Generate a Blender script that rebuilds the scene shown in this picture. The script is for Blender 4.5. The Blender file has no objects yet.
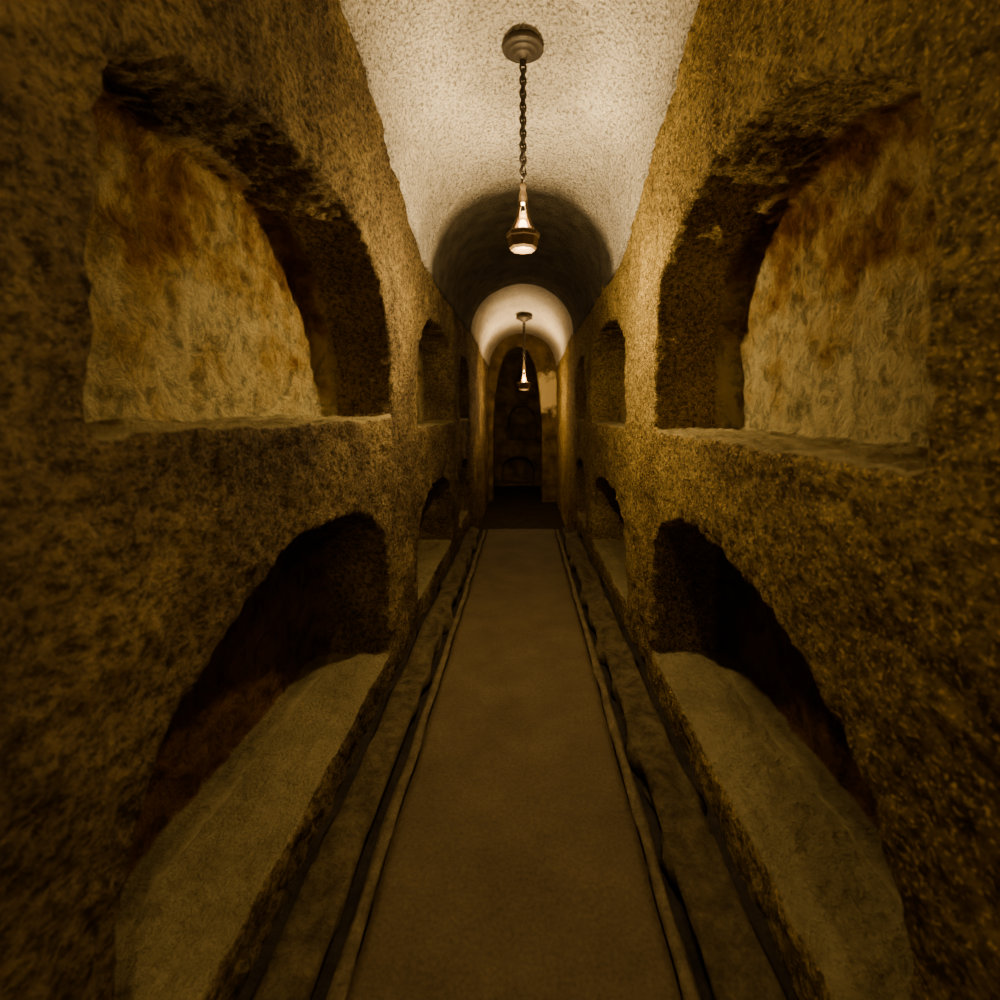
import bpy, bmesh, math, random
from mathutils import Vector, Matrix, noise
random.seed(4)
S=bpy.context.scene
S.view_settings.view_transform='AgX'
S.view_settings.look='AgX - Medium High Contrast'
S.view_settings.exposure=1.6
EYE=1.5
YEND=13.8
# ---------------------------------------------------------------- helpers
def link(o):
    S.collection.objects.link(o); return o
def mesh_obj(name,bm,mat=None,smooth=True):
    me=bpy.data.meshes.new(name); bm.to_mesh(me); bm.free()
    if mat: me.materials.append(mat)
    if smooth:
        for p in me.polygons: p.use_smooth=True
    return link(bpy.data.objects.new(name,me))
def N(nt,t,**k):
    n=nt.nodes.new(t)
    for a,b in k.items(): setattr(n,a,b)
    return n
def base_mat(name,rough=.9):
    m=bpy.data.materials.new(name); m.use_nodes=True
    nt=m.node_tree; b=nt.nodes['Principled BSDF']
    b.inputs['Roughness'].default_value=rough
    b.inputs['Specular IOR Level'].default_value=.25
    return m,nt,b
def noise_n(nt,scale,detail=6,rough=.6,vec=None,dist=0):
    n=N(nt,'ShaderNodeTexNoise'); n.inputs['Scale'].default_value=scale
    n.inputs['Detail'].default_value=detail; n.inputs['Roughness'].default_value=rough
    n.inputs['Distortion'].default_value=dist
    if vec: nt.links.new(vec,n.inputs['Vector'])
    return n
def ramp(nt,inp,stops):
    r=N(nt,'ShaderNodeValToRGB'); e=r.color_ramp.elements
    while len(e)<len(stops): e.new(.5)
    for i,(p,c) in enumerate(stops):
        e[i].position=p; e[i].color=(c[0],c[1],c[2],1) if not isinstance(c,(int,float)) else (c,c,c,1)
    nt.links.new(inp,r.inputs['Fac']); return r
def mix(nt,f,a,b,mode='MIX'):
    m=N(nt,'ShaderNodeMix',data_type='RGBA',blend_type=mode)
    for s,v in ((m.inputs[0],f),(m.inputs[6],a),(m.inputs[7],b)):
        if isinstance(v,(int,float)): s.default_value=v
        elif isinstance(v,tuple): s.default_value=(*v,1)
        else: nt.links.new(v,s)
    return m.outputs[2]
def math_n(nt,op,a,b=None,clamp=False):
    m=N(nt,'ShaderNodeMath',operation=op); m.use_clamp=clamp
    for i,v in enumerate((a,b)):
        if v is None: continue
        if isinstance(v,(int,float)): m.inputs[i].default_value=v
        else: nt.links.new(v,m.inputs[i])
    return m.outputs[0]
def mapr(nt,v,a,b):
    m=N(nt,'ShaderNodeMapRange'); m.clamp=True
    m.inputs['From Min'].default_value=a; m.inputs['From Max'].default_value=b
    nt.links.new(v,m.inputs['Value']); return m.outputs['Result']
def bump(nt,b,h,strength,dist,prev=None):
    n=N(nt,'ShaderNodeBump'); n.inputs['Strength'].default_value=strength; n.inputs['Distance'].default_value=dist
    nt.links.new(h,n.inputs['Height'])
    if prev: nt.links.new(prev,n.inputs['Normal'])
    nt.links.new(n.outputs[0],b.inputs['Normal']); return n.outputs[0]

# ---------------------------------------------------------------- materials
def wall_material(name,dark,mid,light,speck,spk):
    m,nt,b=base_mat(name)
    g=N(nt,'ShaderNodeNewGeometry'); pos=g.outputs['Position']
    sx=N(nt,'ShaderNodeSeparateXYZ'); nt.links.new(pos,sx.inputs[0])
    sn=N(nt,'ShaderNodeSeparateXYZ'); nt.links.new(g.outputs['Normal'],sn.inputs[0])
    mp=N(nt,'ShaderNodeMapping'); nt.links.new(pos,mp.inputs[0]); mp.inputs['Scale'].default_value=(1,.7,1)
    n1=noise_n(nt,2.0,5,.6,pos); n2=noise_n(nt,45,8,.7,mp.outputs[0]); n3=noise_n(nt,105,3,.6,mp.outputs[0])
    c=ramp(nt,n1.outputs[0],[(.32,dark),(.5,mid),(.68,light)]).outputs[0]
    f=ramp(nt,n2.outputs[0],[(.40,.42),(.58,1.4)]).outputs[0]
    c=mix(nt,1,c,f,'MULTIPLY')
    sp=ramp(nt,n3.outputs[0],[(.56,0.0),(.63,1.0)]).outputs[0]
    c=mix(nt,math_n(nt,'MULTIPLY',sp,spk),c,speck)
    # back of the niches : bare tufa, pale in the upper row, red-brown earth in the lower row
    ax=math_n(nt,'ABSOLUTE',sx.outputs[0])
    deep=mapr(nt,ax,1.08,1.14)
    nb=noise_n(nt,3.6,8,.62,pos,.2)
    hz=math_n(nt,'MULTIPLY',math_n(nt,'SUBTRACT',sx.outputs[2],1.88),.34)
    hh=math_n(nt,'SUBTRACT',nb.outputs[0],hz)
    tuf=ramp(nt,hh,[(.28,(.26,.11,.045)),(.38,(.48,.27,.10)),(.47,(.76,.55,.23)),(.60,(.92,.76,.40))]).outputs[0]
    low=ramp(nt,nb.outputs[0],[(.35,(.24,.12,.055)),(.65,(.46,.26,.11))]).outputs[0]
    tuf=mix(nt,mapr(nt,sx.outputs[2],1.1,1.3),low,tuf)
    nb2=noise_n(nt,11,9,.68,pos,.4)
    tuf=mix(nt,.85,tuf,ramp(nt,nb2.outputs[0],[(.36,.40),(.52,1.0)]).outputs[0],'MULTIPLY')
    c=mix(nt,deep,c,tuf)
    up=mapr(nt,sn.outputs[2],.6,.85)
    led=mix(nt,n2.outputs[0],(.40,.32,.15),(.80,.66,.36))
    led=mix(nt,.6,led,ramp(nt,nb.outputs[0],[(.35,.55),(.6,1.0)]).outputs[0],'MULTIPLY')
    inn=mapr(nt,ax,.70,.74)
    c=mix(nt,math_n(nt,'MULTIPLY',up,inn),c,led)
    nt.links.new(c,b.inputs['Base Color'])
    p=bump(nt,b,n2.outputs[0],1,.045)
    p=bump(nt,b,n3.outputs[0],1,.014,p)
    nm=math_n(nt,'MULTIPLY',nb2.outputs[0],deep)
    bump(nt,b,nm,1,.2,p)
    return m
M_wl=wall_material('rough_plaster_left',(.13,.09,.048),(.25,.18,.088),(.44,.325,.15),(.50,.37,.17),.6)  # left wall's dimmer light put into its colour, darker tones than the right
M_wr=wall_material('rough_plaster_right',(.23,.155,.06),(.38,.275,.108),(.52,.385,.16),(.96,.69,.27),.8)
def vault_mat(name,a,b_,s1,s2,sc=60):
    m,nt,b=base_mat(name)
    g=N(nt,'ShaderNodeNewGeometry'); pos=g.outputs['Position']
    sx=N(nt,'ShaderNodeSeparateXYZ'); nt.links.new(pos,sx.inputs[0])
    n1=noise_n(nt,sc,5,.6,pos); n2=noise_n(nt,1.6,5,.6,pos); n4=noise_n(nt,6,6,.6,pos)
    v=N(nt,'ShaderNodeTexVoronoi'); v.inputs['Scale'].default_value=sc*.7; nt.links.new(pos,v.inputs['Vector'])
    c=ramp(nt,n1.outputs[0],[(.38,a),(.50,b_)]).outputs[0]
    c=mix(nt,.5,c,ramp(nt,n2.outputs[0],[(.35,.6),(.6,1.0)]).outputs[0],'MULTIPLY')
    bay_shade=ramp(nt,n4.outputs[0],[(.3,s1),(.7,s2)]).outputs[0]  # shade of the unlit second bay, put into the plaster colour
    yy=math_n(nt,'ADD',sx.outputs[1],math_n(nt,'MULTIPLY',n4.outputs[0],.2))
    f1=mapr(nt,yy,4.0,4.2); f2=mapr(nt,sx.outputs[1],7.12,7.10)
    c=mix(nt,math_n(nt,'MULTIPLY',f1,f2),c,bay_shade)
    nt.links.new(c,b.inputs['Base Color'])
    p=bump(nt,b,n1.outputs[0],1,.04)
    p=bump(nt,b,v.outputs[0],.7,.018,p)
    bump(nt,b,n4.outputs[0],.5,.05,p)
    return m
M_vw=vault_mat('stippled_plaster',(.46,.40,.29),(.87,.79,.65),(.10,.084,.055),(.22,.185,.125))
def floor_mat(name,a,b_,sc=6,bs=.4):
    m,nt,b=base_mat(name,.75)
    g=N(nt,'ShaderNodeNewGeometry'); pos=g.outputs['Position']
    n1=noise_n(nt,sc,7,.65,pos); n2=noise_n(nt,80,5,.7,pos)
    c=ramp(nt,n1.outputs[0],[(.3,a),(.7,b_)]).outputs[0]
    c=mix(nt,.6,c,ramp(nt,n2.outputs[0],[(.35,.5),(.65,1.1)]).outputs[0],'MULTIPLY')
    nt.links.new(c,b.inputs['Base Color'])
    p=bump(nt,b,n2.outputs[0],bs,.01); bump(nt,b,n1.outputs[0],.4,.03,p)
    return m
M_path=floor_mat('worn_path',(.165,.122,.065),(.235,.178,.095),3.5)
M_side=floor_mat('rubble_mortar',(.08,.06,.03),(.26,.20,.10),14,.9)
M_edge=floor_mat('kerb_mortar',(.14,.105,.055),(.32,.25,.13),12,.6)
M_dark=floor_mat('dark_stone',(.03,.024,.014),(.08,.06,.036),8,.6)  # dark tone for gutter bed, steps and lower floor
def end_mat(name,lit_patch):
    m,nt,b=base_mat(name)
    g=N(nt,'ShaderNodeNewGeometry'); pos=g.outputs['Position']
    s=N(nt,'ShaderNodeSeparateXYZ'); nt.links.new(pos,s.inputs[0])
    n=noise_n(nt,4,6,.6,pos); n2=noise_n(nt,30,6,.6,pos)
    c=ramp(nt,n.outputs[0],[(.35,(.10,.07,.032)),(.65,(.28,.20,.085))]).outputs[0]
    if lit_patch:
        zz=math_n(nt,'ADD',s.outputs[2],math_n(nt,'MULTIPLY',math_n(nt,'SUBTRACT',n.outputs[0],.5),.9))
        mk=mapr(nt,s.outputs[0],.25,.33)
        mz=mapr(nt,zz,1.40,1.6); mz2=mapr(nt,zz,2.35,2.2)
        c=mix(nt,math_n(nt,'MULTIPLY',mk,math_n(nt,'MULTIPLY',mz,mz2)),c,(.88,.72,.40))  # bright lit spot beside the opening, painted as pale colour
    nt.links.new(c,b.inputs['Base Color']); bump(nt,b,n2.outputs[0],.8,.03)
    return m
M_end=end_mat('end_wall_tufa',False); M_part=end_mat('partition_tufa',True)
def metal(name,col,rough,spec=None):
    m,nt,b=base_mat(name,rough); b.inputs['Metallic'].default_value=.7
    n=noise_n(nt,60,4,.6); tc=N(nt,'ShaderNodeTexCoord'); nt.links.new(tc.outputs['Object'],n.inputs['Vector'])
    c=mix(nt,n.outputs[0],tuple(x*.5 for x in col),tuple(min(1,x*1.4) for x in col)); nt.links.new(c,b.inputs['Base Color'])
    bump(nt,b,n.outputs[0],.2,.003); return m
M_br=metal('aged_bronze',(.12,.10,.075),.6)
M_cu=metal('brass_dish',(.18,.13,.08),.5)
def emis(name,col,s):
    m,nt,b=base_mat(name); b.inputs['Base Color'].default_value=(*col,1)
    b.inputs['Emission Color'].default_value=(*col,1); b.inputs['Emission Strength'].default_value=s; return m
M_bulb=emis('lamp_bulb',(1,.80,.55),3.2)
M_glass,nt,b=base_mat('clear_glass',.15)
b.inputs['Base Color'].default_value=(.95,.78,.58,1); b.inputs['Transmission Weight'].default_value=.85

# ---------------------------------------------------------------- walls with arched burial niches
def smooth_poly(pts,closed_bottom=True):
    """pts: far floor corner, arch..., near floor corner. Catmull-Rom along the arch."""
    a=pts[1:-1]; out=[pts[0]]
    P=[a[0]]+a+[a[-1]]
    for i in range(1,len(P)-2):
        for k in range(6):
            t=k/6
            q=[]
            for d in (0,1):
                p0,p1,p2,p3=P[i-1][d],P[i][d],P[i+1][d],P[i+2][d]
                q.append(.5*(2*p1+(p2-p0)*t+(2*p0-5*p1+4*p2-p3)*t*t+(3*p1-p0-3*p2+p3)*t**3))
            out.append(tuple(q))
    out.append(a[-1]); out.append(pts[-1]); return out
LU=[(2.93,1.455),(2.91,1.80),(2.74,2.12),(2.5,2.29),(2.2,2.38),(1.68,2.39),(1.2,2.31),(.94,2.16),(.89,1.9),(.89,1.455)]
LL=[(2.88,.09),(2.87,.5),(2.72,.82),(2.4,.99),(2.1,1.04),(1.68,1.05),(1.37,.95),(1.12,.83),(.97,.62),(.95,.35),(.95,.09)]
RU=[(2.84,1.385),(2.82,1.95),(2.64,2.27),(2.12,2.45),(1.58,2.45),(1.15,2.28),(.95,2.10),(.92,1.9),(.92,1.385)]
RL=[(2.9,.09),(2.88,.6),(2.7,.86),(2.25,.98),(1.73,.93),(1.35,.83),(1.11,.70),(1.0,.52),(.97,.3),(.97,.09)]
def gen(y0,y1,z0,z1):
    w=y1-y0;h=z1-z0
    return [(y1,z0),(y1-.0*w,z0+.5*h),(y1-.08*w,z0+.78*h),(y1-.25*w,z0+.95*h),(y1-.5*w,z1),(y0+.25*w,z0+.95*h),(y0+.08*w,z0+.78*h),(y0,z0+.5*h),(y0,z0)]
gens=[gen(3.62,5.5,1.37,2.28),gen(3.62,5.4,.09,.86),gen(5.95,7.05,1.37,2.2),gen(5.95,7.0,.09,.86)]
clouds=bpy.data.textures.new('hewn_clouds','CLOUDS'); clouds.noise_scale=.22; clouds.noise_depth=3
clouds2=bpy.data.textures.new('grit_clouds','CLOUDS'); clouds2.noise_scale=.05; clouds2.noise_depth=2
def box_bm(bm,a,b):
    vs=[bm.verts.new((x,y,z)) for x in (a[0],b[0]) for y in (a[1],b[1]) for z in (a[2],b[2])]
    for f in ((0,1,3,2),(4,6,7,5),(0,4,5,1),(2,3,7,6),(0,2,6,4),(1,5,7,3)): bm.faces.new([vs[i] for i in f])
def finish_solid(o,voxel,d1,d2):
    m=o.modifiers.new('r','REMESH'); m.mode='VOXEL'; m.voxel_size=voxel
    for t,s in ((clouds,d1),(clouds2,d2)):
        m=o.modifiers.new('d','DISPLACE'); m.texture=t; m.strength=s; m.mid_level=.5; m.texture_coords='GLOBAL'
    dg=bpy.context.evaluated_depsgraph_get()
    me=bpy.data.meshes.new_from_object(o.evaluated_get(dg))
    o.modifiers.clear(); old=o.data; o.data=me; bpy.data.meshes.remove(old)
    for p in me.polygons: p.use_smooth=True
def boolcut(o,cutbm):
    bmesh.ops.recalc_face_normals(cutbm,faces=cutbm.faces)
    c=mesh_obj('cut',cutbm,None,False)
    m=o.modifiers.new('b','BOOLEAN'); m.operation='DIFFERENCE'; m.solver='EXACT'; m.object=c
    dg=bpy.context.evaluated_depsgraph_get()
    me=bpy.data.meshes.new_from_object(o.evaluated_get(dg))
    o.modifiers.clear(); o.data=me
    bpy.data.objects.remove(c)
def build_wall(name,sgn,X,niches,mat):
    bm=bmesh.new()
    box_bm(bm,(min(sgn*X,sgn*1.5),-2.6,-.7),(max(sgn*X,sgn*1.5),YEND,3.7))
    bmesh.ops.recalc_face_normals(bm,faces=bm.faces)
    o=mesh_obj(name,bm,mat)
    cb=bmesh.new()
    for pts,dep in niches:
        poly=smooth_poly(pts)
        a=[cb.verts.new((sgn*(X-.2),p[0],p[1])) for p in poly]
        c=[cb.verts.new((sgn*dep,p[0],p[1])) for p in poly]
        n=len(poly)
        cb.faces.new(a); cb.faces.new(c)
        for i in range(n): cb.faces.new((a[i],a[(i+1)%n],c[(i+1)%n],c[i]))
    boolcut(o,cb)
    finish_solid(o,.018,.055,.026)
    return o
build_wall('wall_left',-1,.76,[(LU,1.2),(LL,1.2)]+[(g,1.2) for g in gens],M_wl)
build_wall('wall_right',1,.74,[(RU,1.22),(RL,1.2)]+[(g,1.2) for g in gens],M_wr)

# ---------------------------------------------------------------- vaulted ceiling
secs=[(-2.6,1.75,2.4),(1.4,1.75,2.42),(2.1,1.71,2.34),(2.8,1.47,2.14),(3.47,1.2,1.96),(3.95,1.1,1.80),(4.3,1.08,1.78),(7.1,1.08,1.78),(7.12,1.13,1.85),(8.3,1.1,1.82),(9,1.0,1.72),(11.2,.95,1.68),(YEND,.9,1.5)]
def sec(y):
    for i in range(len(secs)-1):
        if secs[i][0]<=y<=secs[i+1][0]:
            t=(y-secs[i][0])/(secs[i+1][0]-secs[i][0])
            return [secs[i][k]+(secs[i+1][k]-secs[i][k])*t for k in (1,2)]
    return secs[-1][1:]
bm=bmesh.new(); rows=[]; ys=[]
y=-2.6
while y<YEND: ys.append(y); y+=.04
ys+= [YEND]
for y in ys:
    sp,cr=0,0
    for k in range(-3,4):
        a,b2=sec(min(YEND,max(-2.6,y+k*.07))) if y<6.5 else sec(y)
        sp+=a/7; cr+=b2/7
    row=[]
    for j in range(49):
        th=math.pi*j/48
        x=-.728*math.cos(th)-.008; z=EYE+sp+(cr-sp)*math.sin(th)
        nv=noise.noise(Vector((x*2.5,y*2.5,z*2.5)))*.014+noise.noise(Vector((x*9,y*9,z*9)))*.006
        row.append(bm.verts.new((x*(1+nv),y,z+nv)))
    rows.append(row)
for i in range(len(rows)-1):
    for j in range(48):
        f=bm.faces.new((rows[i][j],rows[i+1][j],rows[i+1][j+1],rows[i][j+1]))
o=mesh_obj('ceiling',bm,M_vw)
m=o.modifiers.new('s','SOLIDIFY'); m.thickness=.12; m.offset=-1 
# ---------------------------------------------------------------- floor
def strip(name,x0,x1,y0,y1,z,mat,amp=.008,thick=.12,res=.03):
    bm=bmesh.new(); nx=max(2,int((x1-x0)/res)); ny=int((y1-y0)/.05)
    g=[]
    for i in range(ny+1):
        r=[]
        for j in range(nx+1):
            x=x0+(x1-x0)*j/nx; y=y0+(y1-y0)*i/ny
            e=0
            if j in (0,nx): e=noise.noise(Vector((x*5,y*3.1,0)))*.012
            r.append(bm.verts.new((x+e,y,z+amp*noise.noise(Vector((x*7,y*4,3)))*(1 if 0<j<nx else .3)-(0.006 if j in(0,nx) else 0))))
        g.append(r)
    for i in range(ny):
        for j in range(nx): bm.faces.new((g[i][j],g[i][j+1],g[i+1][j+1],g[i+1][j]))
    o=mesh_obj(name,bm,mat)
    m=o.modifiers.new('s','SOLIDIFY'); m.thickness=thick; m.offset=-1
    return o
strip('floor',-.455,.405,-2.6,6.3,0,M_path)
strip('floor_gutter_bed',-.80,.80,-2.6,6.3,-.07,M_dark,.01,.1)
strip('trim_1',-.50,-.457,-2.6,6.25,.012,M_edge,.02,.08,.012)
strip('trim_2',.407,.45,-2.6,6.25,.012,M_edge,.02,.08,.012)
strip('trim_3',-.69,-.54,-2.6,6.25,.02,M_side,.06,.1,.02)
strip('trim_4',.49,.665,-2.6,6.25,.02,M_side,.06,.1,.02)
# steps down and lower floor
bm=bmesh.new()
for k in range(3):
    box_bm(bm,(-.71,6.32+k*.32,-.7),(.69,6.32+(k+1)*.32,-.13-k*.13))
o=mesh_obj('stone_steps',bm,M_dark,False)
m=o.modifiers.new('b','BEVEL'); m.width=.02; m.segments=2
strip('floor_lower',-.8,.8,7.2,YEND,-.52,M_dark,.02,.15,.08)
# ---------------------------------------------------------------- end walls
def endwall(name,y0,y1,niches,mat,dep=.35):
    bm=bmesh.new(); box_bm(bm,(-.85,y0,-.7),(.85,y1,3.6)); bmesh.ops.recalc_face_normals(bm,faces=bm.faces)
    o=mesh_obj(name,bm,mat)
    if niches:
        cb=bmesh.new()
        for pts in niches:
            poly=smooth_poly(pts)
            a=[cb.verts.new((p[0],y0-.2,p[1])) for p in poly]; c=[cb.verts.new((p[0],y0+dep,p[1])) for p in poly]
            n=len(poly); cb.faces.new(a); cb.faces.new(c)
            for i in range(n): cb.faces.new((a[i],a[(i+1)%n],c[(i+1)%n],c[i]))
        boolcut(o,cb)
    finish_solid(o,.03,.05,.015)
    return o
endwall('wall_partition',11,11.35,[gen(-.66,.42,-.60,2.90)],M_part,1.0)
endwall('wall_back',13.3,13.9,[gen(-.40,.36,.70,1.60),gen(-.55,.3,-.45,.25)],M_end)
endwall('wall_front',-2.9,-2.5,None,M_wl)

# ---------------------------------------------------------------- pendant lamps
def lathe(bm,prof,seg=32,mi=0,cx=0,cy=0):
    rings=[]
    for r,z in prof:
        rings.append([bm.verts.new((cx+r*math.cos(2*math.pi*i/seg),cy+r*math.sin(2*math.pi*i/seg),z)) for i in range(seg)])
    for a,b in zip(rings,rings[1:]):
        for i in range(seg):
            f=bm.faces.new((a[i],a[(i+1)%seg],b[(i+1)%seg],b[i])); f.material_index=mi
def torus(bm,M,R,r,elong=1.0,seg=20,s2=8):
    g=[]
    for i in range(seg):
        a=2*math.pi*i/seg; row=[]
        for j in range(s2):
            t=2*math.pi*j/s2
            p=Vector(((R+r*math.cos(t))*math.cos(a),r*math.sin(t),(R+r*math.cos(t))*math.sin(a)*elong))
            row.append(bm.verts.new(M@p))
        g.append(row)
    for i in range(seg):
        for j in range(s2):
            bm.faces.new((g[i][j],g[(i+1)%seg][j],g[(i+1)%seg][(j+1)%s2],g[i][(j+1)%s2]))
def tube(bm,p0,p1,r,seg=8):
    d=(p1-p0); q=d.to_track_quat('Z','Y').to_matrix().to_4x4()
    rg=[]
    for p in (p0,p1):
        rg.append([bm.verts.new(p+(q@Vector((r*math.cos(2*math.pi*i/seg),r*math.sin(2*math.pi*i/seg),0)))) for i in range(seg)])
    for i in range(seg): bm.faces.new((rg[0][i],rg[0][(i+1)%seg],rg[1][(i+1)%seg],rg[1][i]))
def lamp(x,y,ztop,zbot,name='pendant_lamp',up=60,point=6,low=30,col=(1,.78,.47),k=1.0):
    e=link(bpy.data.objects.new(name,None)); e.location=(x,y,ztop)
    def add(n,bm,mat):
        bmesh.ops.recalc_face_normals(bm,faces=bm.faces)
        if k!=1: bmesh.ops.scale(bm,vec=(k,k,k),verts=bm.verts)
        o=mesh_obj(n,bm,mat); o.parent=e; return o
    L=(ztop-zbot)/k
    bm=bmesh.new()
    lathe(bm,[(0.001,.12),(.05,.12),(.055,.05),(.105,.03),(.118,.0),(.120,-.012),(.108,-.018),(.09,-.010),(.086,-.026),(.078,-.032),(.062,-.028),(.058,-.045),(.045,-.052),(.03,-.050),(.022,-.068),(.0,-.072)])
    torus(bm,Matrix.Translation((0,0,-.085)),.016,.005)
    add('canopy',bm,M_br)
    bm=bmesh.new(); z=-.115; j=0; zend=-(L-.40)
    while z>zend:
        M=Matrix.Translation((0,0,z))@Matrix.Rotation(math.pi/2*(j%2)+.4,4,'Z')
        torus(bm,M,.017,.007,1.6,14,6); z-=.038; j+=1
    add('chain',bm,M_br)
    zb=-L
    bm=bmesh.new()
    lathe(bm,[(0,zb+.40),(.012,zb+.395),(.02,zb+.37),(.014,zb+.35),(.020,zb+.325),(.028,zb+.27),(.026,zb+.265),(.012,zb+.26),(0,zb+.26)],20)
    for i in range(4):
        a=math.pi/4+i*math.pi/2
        ps=[Vector((r*math.cos(a),r*math.sin(a),zb+z)) for r,z in ((.020,.30),(.028,.24),(.046,.17),(.085,.09))]
        for p0,p1 in zip(ps,ps[1:]): tube(bm,p0,p1,.0085)
    add('hanger',bm,M_cu)
    bm=bmesh.new() # octagonal brass dish
    lathe(bm,[(.055,zb+.095),(.090,zb+.10),(.098,zb+.092),(.098,zb+.070),(.090,zb+.060),(.080,zb+.01),(.070,zb-.005),(.05,zb-.01),(.02,zb-.012),(0,zb-.012)],8)
    o=add('dish',bm,M_cu)
    for p in o.data.polygons: p.use_smooth=False
    bm=bmesh.new()
    lathe(bm,[(.045,zb+.09),(.050,zb+.12),(.046,zb+.15),(.034,zb+.185),(.026,zb+.215),(.024,zb+.215),(.031,zb+.185),(.043,zb+.15),(.047,zb+.12),(.042,zb+.09)],24)
    add('glass_chimney',bm,M_glass)
    bm=bmesh.new()
    lathe(bm,[(0,zb+.08),(.014,zb+.085),(.016,zb+.105),(.024,zb+.125),(.024,zb+.145),(.016,zb+.165),(0,zb+.175)],20)
    add('bulb',bm,M_bulb)
    for n,t,en,dz in (('bulb_light_up','SPOT',up,.25),('bulb_light','POINT',point,.25),('down_light','POINT',low,-.22)):
        if en<=0: continue
        ld=bpy.data.lights.new(n,t); ld.energy=en; ld.color=col; ld.shadow_soft_size=.03
        lo=link(bpy.data.objects.new(n,ld)); lo.parent=e
        lo.location=(0,0,(zb+dz)*k)
        if t=='SPOT':
            ld.spot_size=math.radians(140); ld.spot_blend=.9; lo.rotation_euler=(math.pi,0,0); ld.shadow_soft_size=.08
    return e
lamp(0,2.9,EYE+2.10,EYE+.93,up=22,point=2.5,low=21)
lamp(.02,9,EYE+1.66,EYE+.37,up=48,point=10,low=9,col=(1,.72,.4),k=1.25)
lamp(.30,-.7,EYE+2.36,EYE+.75,up=12,point=20,low=10)

w=bpy.data.worlds.new('w'); S.world=w; w.use_nodes=True
w.node_tree.nodes['Background'].inputs[0].default_value=(0,0,0,1)
cam=bpy.data.cameras.new('camera'); co=link(bpy.data.objects.new('camera',cam))
co.location=(0,0,EYE); co.rotation_euler=(math.pi/2,0,0)
cam.sensor_width=36; cam.lens=18; cam.shift_x=-.023; cam.shift_y=-.09; cam.clip_start=.02
cam.dof.use_dof=True; cam.dof.focus_distance=3.2; cam.dof.aperture_fstop=2.2
S.camera=co
